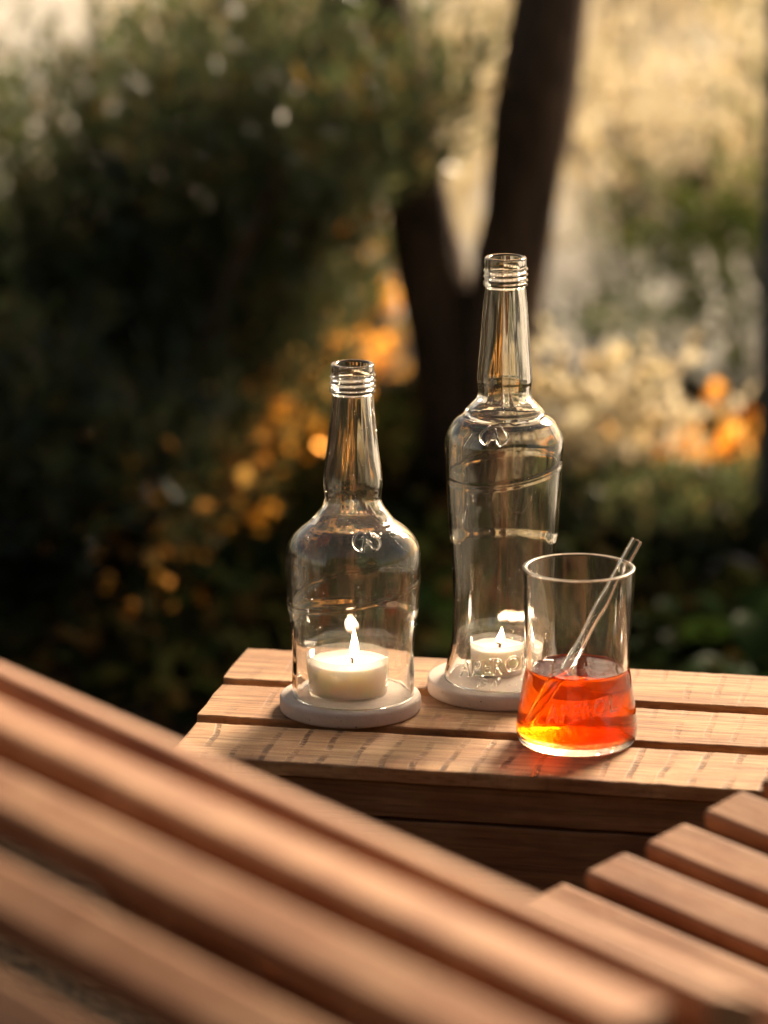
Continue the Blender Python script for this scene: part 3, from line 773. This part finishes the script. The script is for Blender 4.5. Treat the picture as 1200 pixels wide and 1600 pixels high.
for x, y, k, mt, lab in ((.62, 7.3, 1.0, M_pale, 'far pale bush in the sunlit meadow, upper right'), (.30, 8.4, .8, M_pale, 'far pale bush just right of the thick stem'),
                         (1.05, 8.9, 1.2, M_pale, 'farthest pale bush at the top right corner'), (.02, 7.6, .8, M_pale, 'pale bush seen between the two tree stems'), (.80, 6.5, .8, M_green, 'green bush above the conifer boughs at the right edge')):
    shrub('meadow_bush', lab, 'shrub', (x, y, 0), [(0, 0, .09 * k, .16 * k, .14 * k, .10 * k), (.1 * k, .05, .12 * k, .1 * k, .1 * k, .10 * k), (-.12 * k, 0, .06 * k, .1 * k, .1 * k, .06 * k)],
          90, 9, .13, .038, .024, mt, .5, .8, .35, None, 3, 'bushes in the meadow')
for x, y, r, lab in ((.56, 9.4, .032, 'slim pale trunk in the meadow right of the thick stem'), (1.10, 10.4, .030, 'slim pale trunk nearest the top right corner'), (.80, 10.9, .022, 'thinnest pale trunk between the other two slim ones')):
    t = thing('slim_tree', lab, 'tree', (x, y, 0), group='slim pale trunks in the meadow')
    obj('trunk', trunk([(0, 0, -.05), (.01, 0, .5), (-.02, 0, 1.5), (.02, 0, 3.0), (0, 0, 4.6)], [r * 1.2, r, r * .9, r * .7, r * .3], x), M_palebark, t)
    P, D, l_, w_ = sprays(420, 8, blob_sampler([(0, 0, 5.0, .7, .7, 1.0)], .3), .25, .07, .04, .2, .8)
    obj('crown', leaf_mesh('crown', P, D, l_, w_), M_pale, t)

for x, y, k, mt, lab in ((.47, 6.6, 1.0, M_pale, 'airy twiggy bush with scattered pale leaves above the amber shrub'), (.40, 7.9, 1.2, M_pale, 'airy pale bush beside the thick tree stem'), (.92, 7.6, 1.2, M_green, 'airy green bush near the right edge, far back')):
    shrub('airy_bush', lab, 'shrub', (x, y, 0), [(0, 0, .16 * k, .22 * k, .2 * k, .16 * k), (.15 * k, .05, .28 * k, .18 * k, .15 * k, .14 * k), (-.1 * k, 0, .25 * k, .14 * k, .15 * k, .14 * k)],
          75, 9, .2, .026, .018, mt, .5, .9, .1, None, 9, 'airy bushes in the light')

# meadow, leaf litter
def scatter(n, sx, sy):
    return np.stack([rng.uniform(*sx, n), rng.uniform(*sy, n), np.zeros(n)], 1)
n = 30000
P = np.stack([rng.normal(.4, 1.6, n), rng.uniform(5.4, 13, n), np.zeros(n)], 1)
P = P[P[:, 1] + 1.3 * np.clip(P[:, 0], -.5, .6) + rng.normal(size=n) * .15 > 6.25]; n = len(P)
D = unit(np.array([0, 0, 1.0]) + rng.normal(size=(n, 3)) * .35)
gm = leaf_mesh('meadow_grass', P, D, rng.uniform(.06, .20, n), rng.uniform(.004, .010, n), .2)
g = obj('meadow_grass', gm, M_straw_l); g['kind'] = 'stuff'; g['label'] = 'sunlit dry straw grass beyond the trees'; g['category'] = 'grass'

n = 5000
cl_ = np.stack([rng.normal(.5, 1.2, 60), rng.uniform(6.6, 12, 60)], 1); ci_ = rng.integers(0, 60, n)
P = np.concatenate([cl_[ci_] + rng.normal(size=(n, 2)) * .09, np.zeros((n, 1))], 1)
D = unit(np.array([0, 0, 1.0]) + rng.normal(size=(n, 3)) * .28)
gm = leaf_mesh('tall_grass', P, D, rng.uniform(.15, .42, n), rng.uniform(.006, .014, n), .2)
g = obj('tall_grass', gm, M_pale); g['kind'] = 'stuff'; g['label'] = 'taller pale grass stems in the meadow'; g['category'] = 'grass'

diag = np.array([(-.30, 4.42), (-.27, 4.62), (-.20, 4.82), (-.19, 5.0), (-.13, 5.3), (-.09, 5.6), (-.03, 6.0), (0.0, 6.4), (.0, 6.9)])
pts = []
for _ in range(760):
    q = rng.uniform(0, len(diag) - 1); i = min(int(q), len(diag) - 2); c = diag[i] + (diag[i + 1] - diag[i]) * (q - i)
    pts.append((c[0] + rng.normal() * .045, c[1] + rng.normal() * .10, abs(rng.normal()) * .065))
for _ in range(500): pts.append((rng.normal(.1, .7), rng.uniform(4.1, 8.0), .004))
P = np.array(pts); n = len(P)
D = unit(rng.normal(size=(n, 3)) * np.array([1, 1, .6]) + np.array([0, 0, .25]))
lm = leaf_mesh('leaf_litter', P, D, rng.uniform(.016, .026, n), rng.uniform(.016, .024, n), .2)
g = obj('leaf_litter', lm, M_gold); g['kind'] = 'stuff'; g['label'] = 'fallen amber leaves catching the low sun on the soil'; g['category'] = 'leaves'

n = 12000
P = np.stack([rng.uniform(-1.5, 1.4, n), rng.uniform(4.0, 5.7, n), np.abs(rng.normal(size=n)) * .03], 1)
D = unit(rng.normal(size=(n, 3)) * np.array([1, 1, .5]) + np.array([0, 0, .35]))
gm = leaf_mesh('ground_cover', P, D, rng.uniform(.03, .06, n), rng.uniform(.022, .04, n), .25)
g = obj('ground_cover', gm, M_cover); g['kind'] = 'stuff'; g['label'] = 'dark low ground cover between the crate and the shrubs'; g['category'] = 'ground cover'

# broad-leaved weeds behind the crate
def weed(x, y, n, L, label):
    t = thing('leafy_weed', label, 'plant', (x, y, 0), group='broad leaved weeds behind the crate')
    for k in range(n):
        a = k * 2.4 + x * 9; l = L * random.uniform(.7, 1.2)
        e = random.uniform(.5, 1.1)
        V = []; F = []
        for i in range(7):
            s = i / 6; out = l * s * math.cos(e) ; zz = l * (s * math.sin(e) - .45 * s * s) + .005; wd = .19 * l * math.sin(math.pi * min(1, .08 + .92 * s)) + .002
            cx, cyy = math.cos(a) * out, math.sin(a) * out
            V += [(cx - math.sin(a) * wd, cyy + math.cos(a) * wd, zz + wd * .3), (cx, cyy, zz), (cx + math.sin(a) * wd, cyy - math.cos(a) * wd, zz + wd * .3)]
        for i in range(6):
            b = i * 3; F += [(b, b + 1, b + 4, b + 3), (b + 1, b + 2, b + 5, b + 4)]
        obj('leaf', mesh_from('leaf', V, F), M_weed, t)
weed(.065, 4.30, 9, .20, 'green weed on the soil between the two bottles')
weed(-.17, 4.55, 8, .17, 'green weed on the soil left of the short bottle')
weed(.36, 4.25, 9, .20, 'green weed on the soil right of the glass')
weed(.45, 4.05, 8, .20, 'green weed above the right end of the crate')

# unseen hedge added behind the viewer to keep sky light off front faces
shrub('sky_block_hedge', 'tall dark hedge added unseen behind the viewer to block sky light', 'hedge', (0, -2.2, 0), [(x, 0, z, .95, .5, .8) for x in (-4, -2.8, -1.6, -.4, .8, 2.0, 3.2, 4.4) for z in (.7, 1.7, 2.6, 3.5)],
      5200, 7, .3, .16, .10, M_hedge, .4, .8, .5, None, 6)

# post with a pale stone at its foot
M_post = simple('grey painted steel', (.10, .105, .115), .5)
post = thing('garden_post', 'slim dark grey post at the right edge of the picture', 'post', (.492, 4.66, 0))
obj('shaft', tube('shaft', [(0, 0, -.02), (0, 0, .5), (0, 0, 1.6)], [.028, .028, .028], 20), M_post, post)
obj('base_plate', lathe('base_plate', [ring(.055, 0, 24), ring(.055, .012, 24), ring(.03, .02, 24)], 24, close_bottom=True, close_top=True), M_post, post)
bm = bmesh.new(); bmesh.ops.create_icosphere(bm, subdivisions=3, radius=1)
for v in bm.verts:
    k = 1 + .22 * noise.noise(v.co * 1.6); v.co = Vector((v.co.x * .040 * k, v.co.y * .05 * k, v.co.z * .026 * k + .02))
me = bpy.data.meshes.new('stone'); bm.to_mesh(me); bm.free(); me.polygons.foreach_set('use_smooth', [True] * len(me.polygons))
st = obj('stone', me, M_conc); st.location = (.437, 4.60, 0); tag(st, 'pale rounded stone lying at the foot of the post', 'stone')
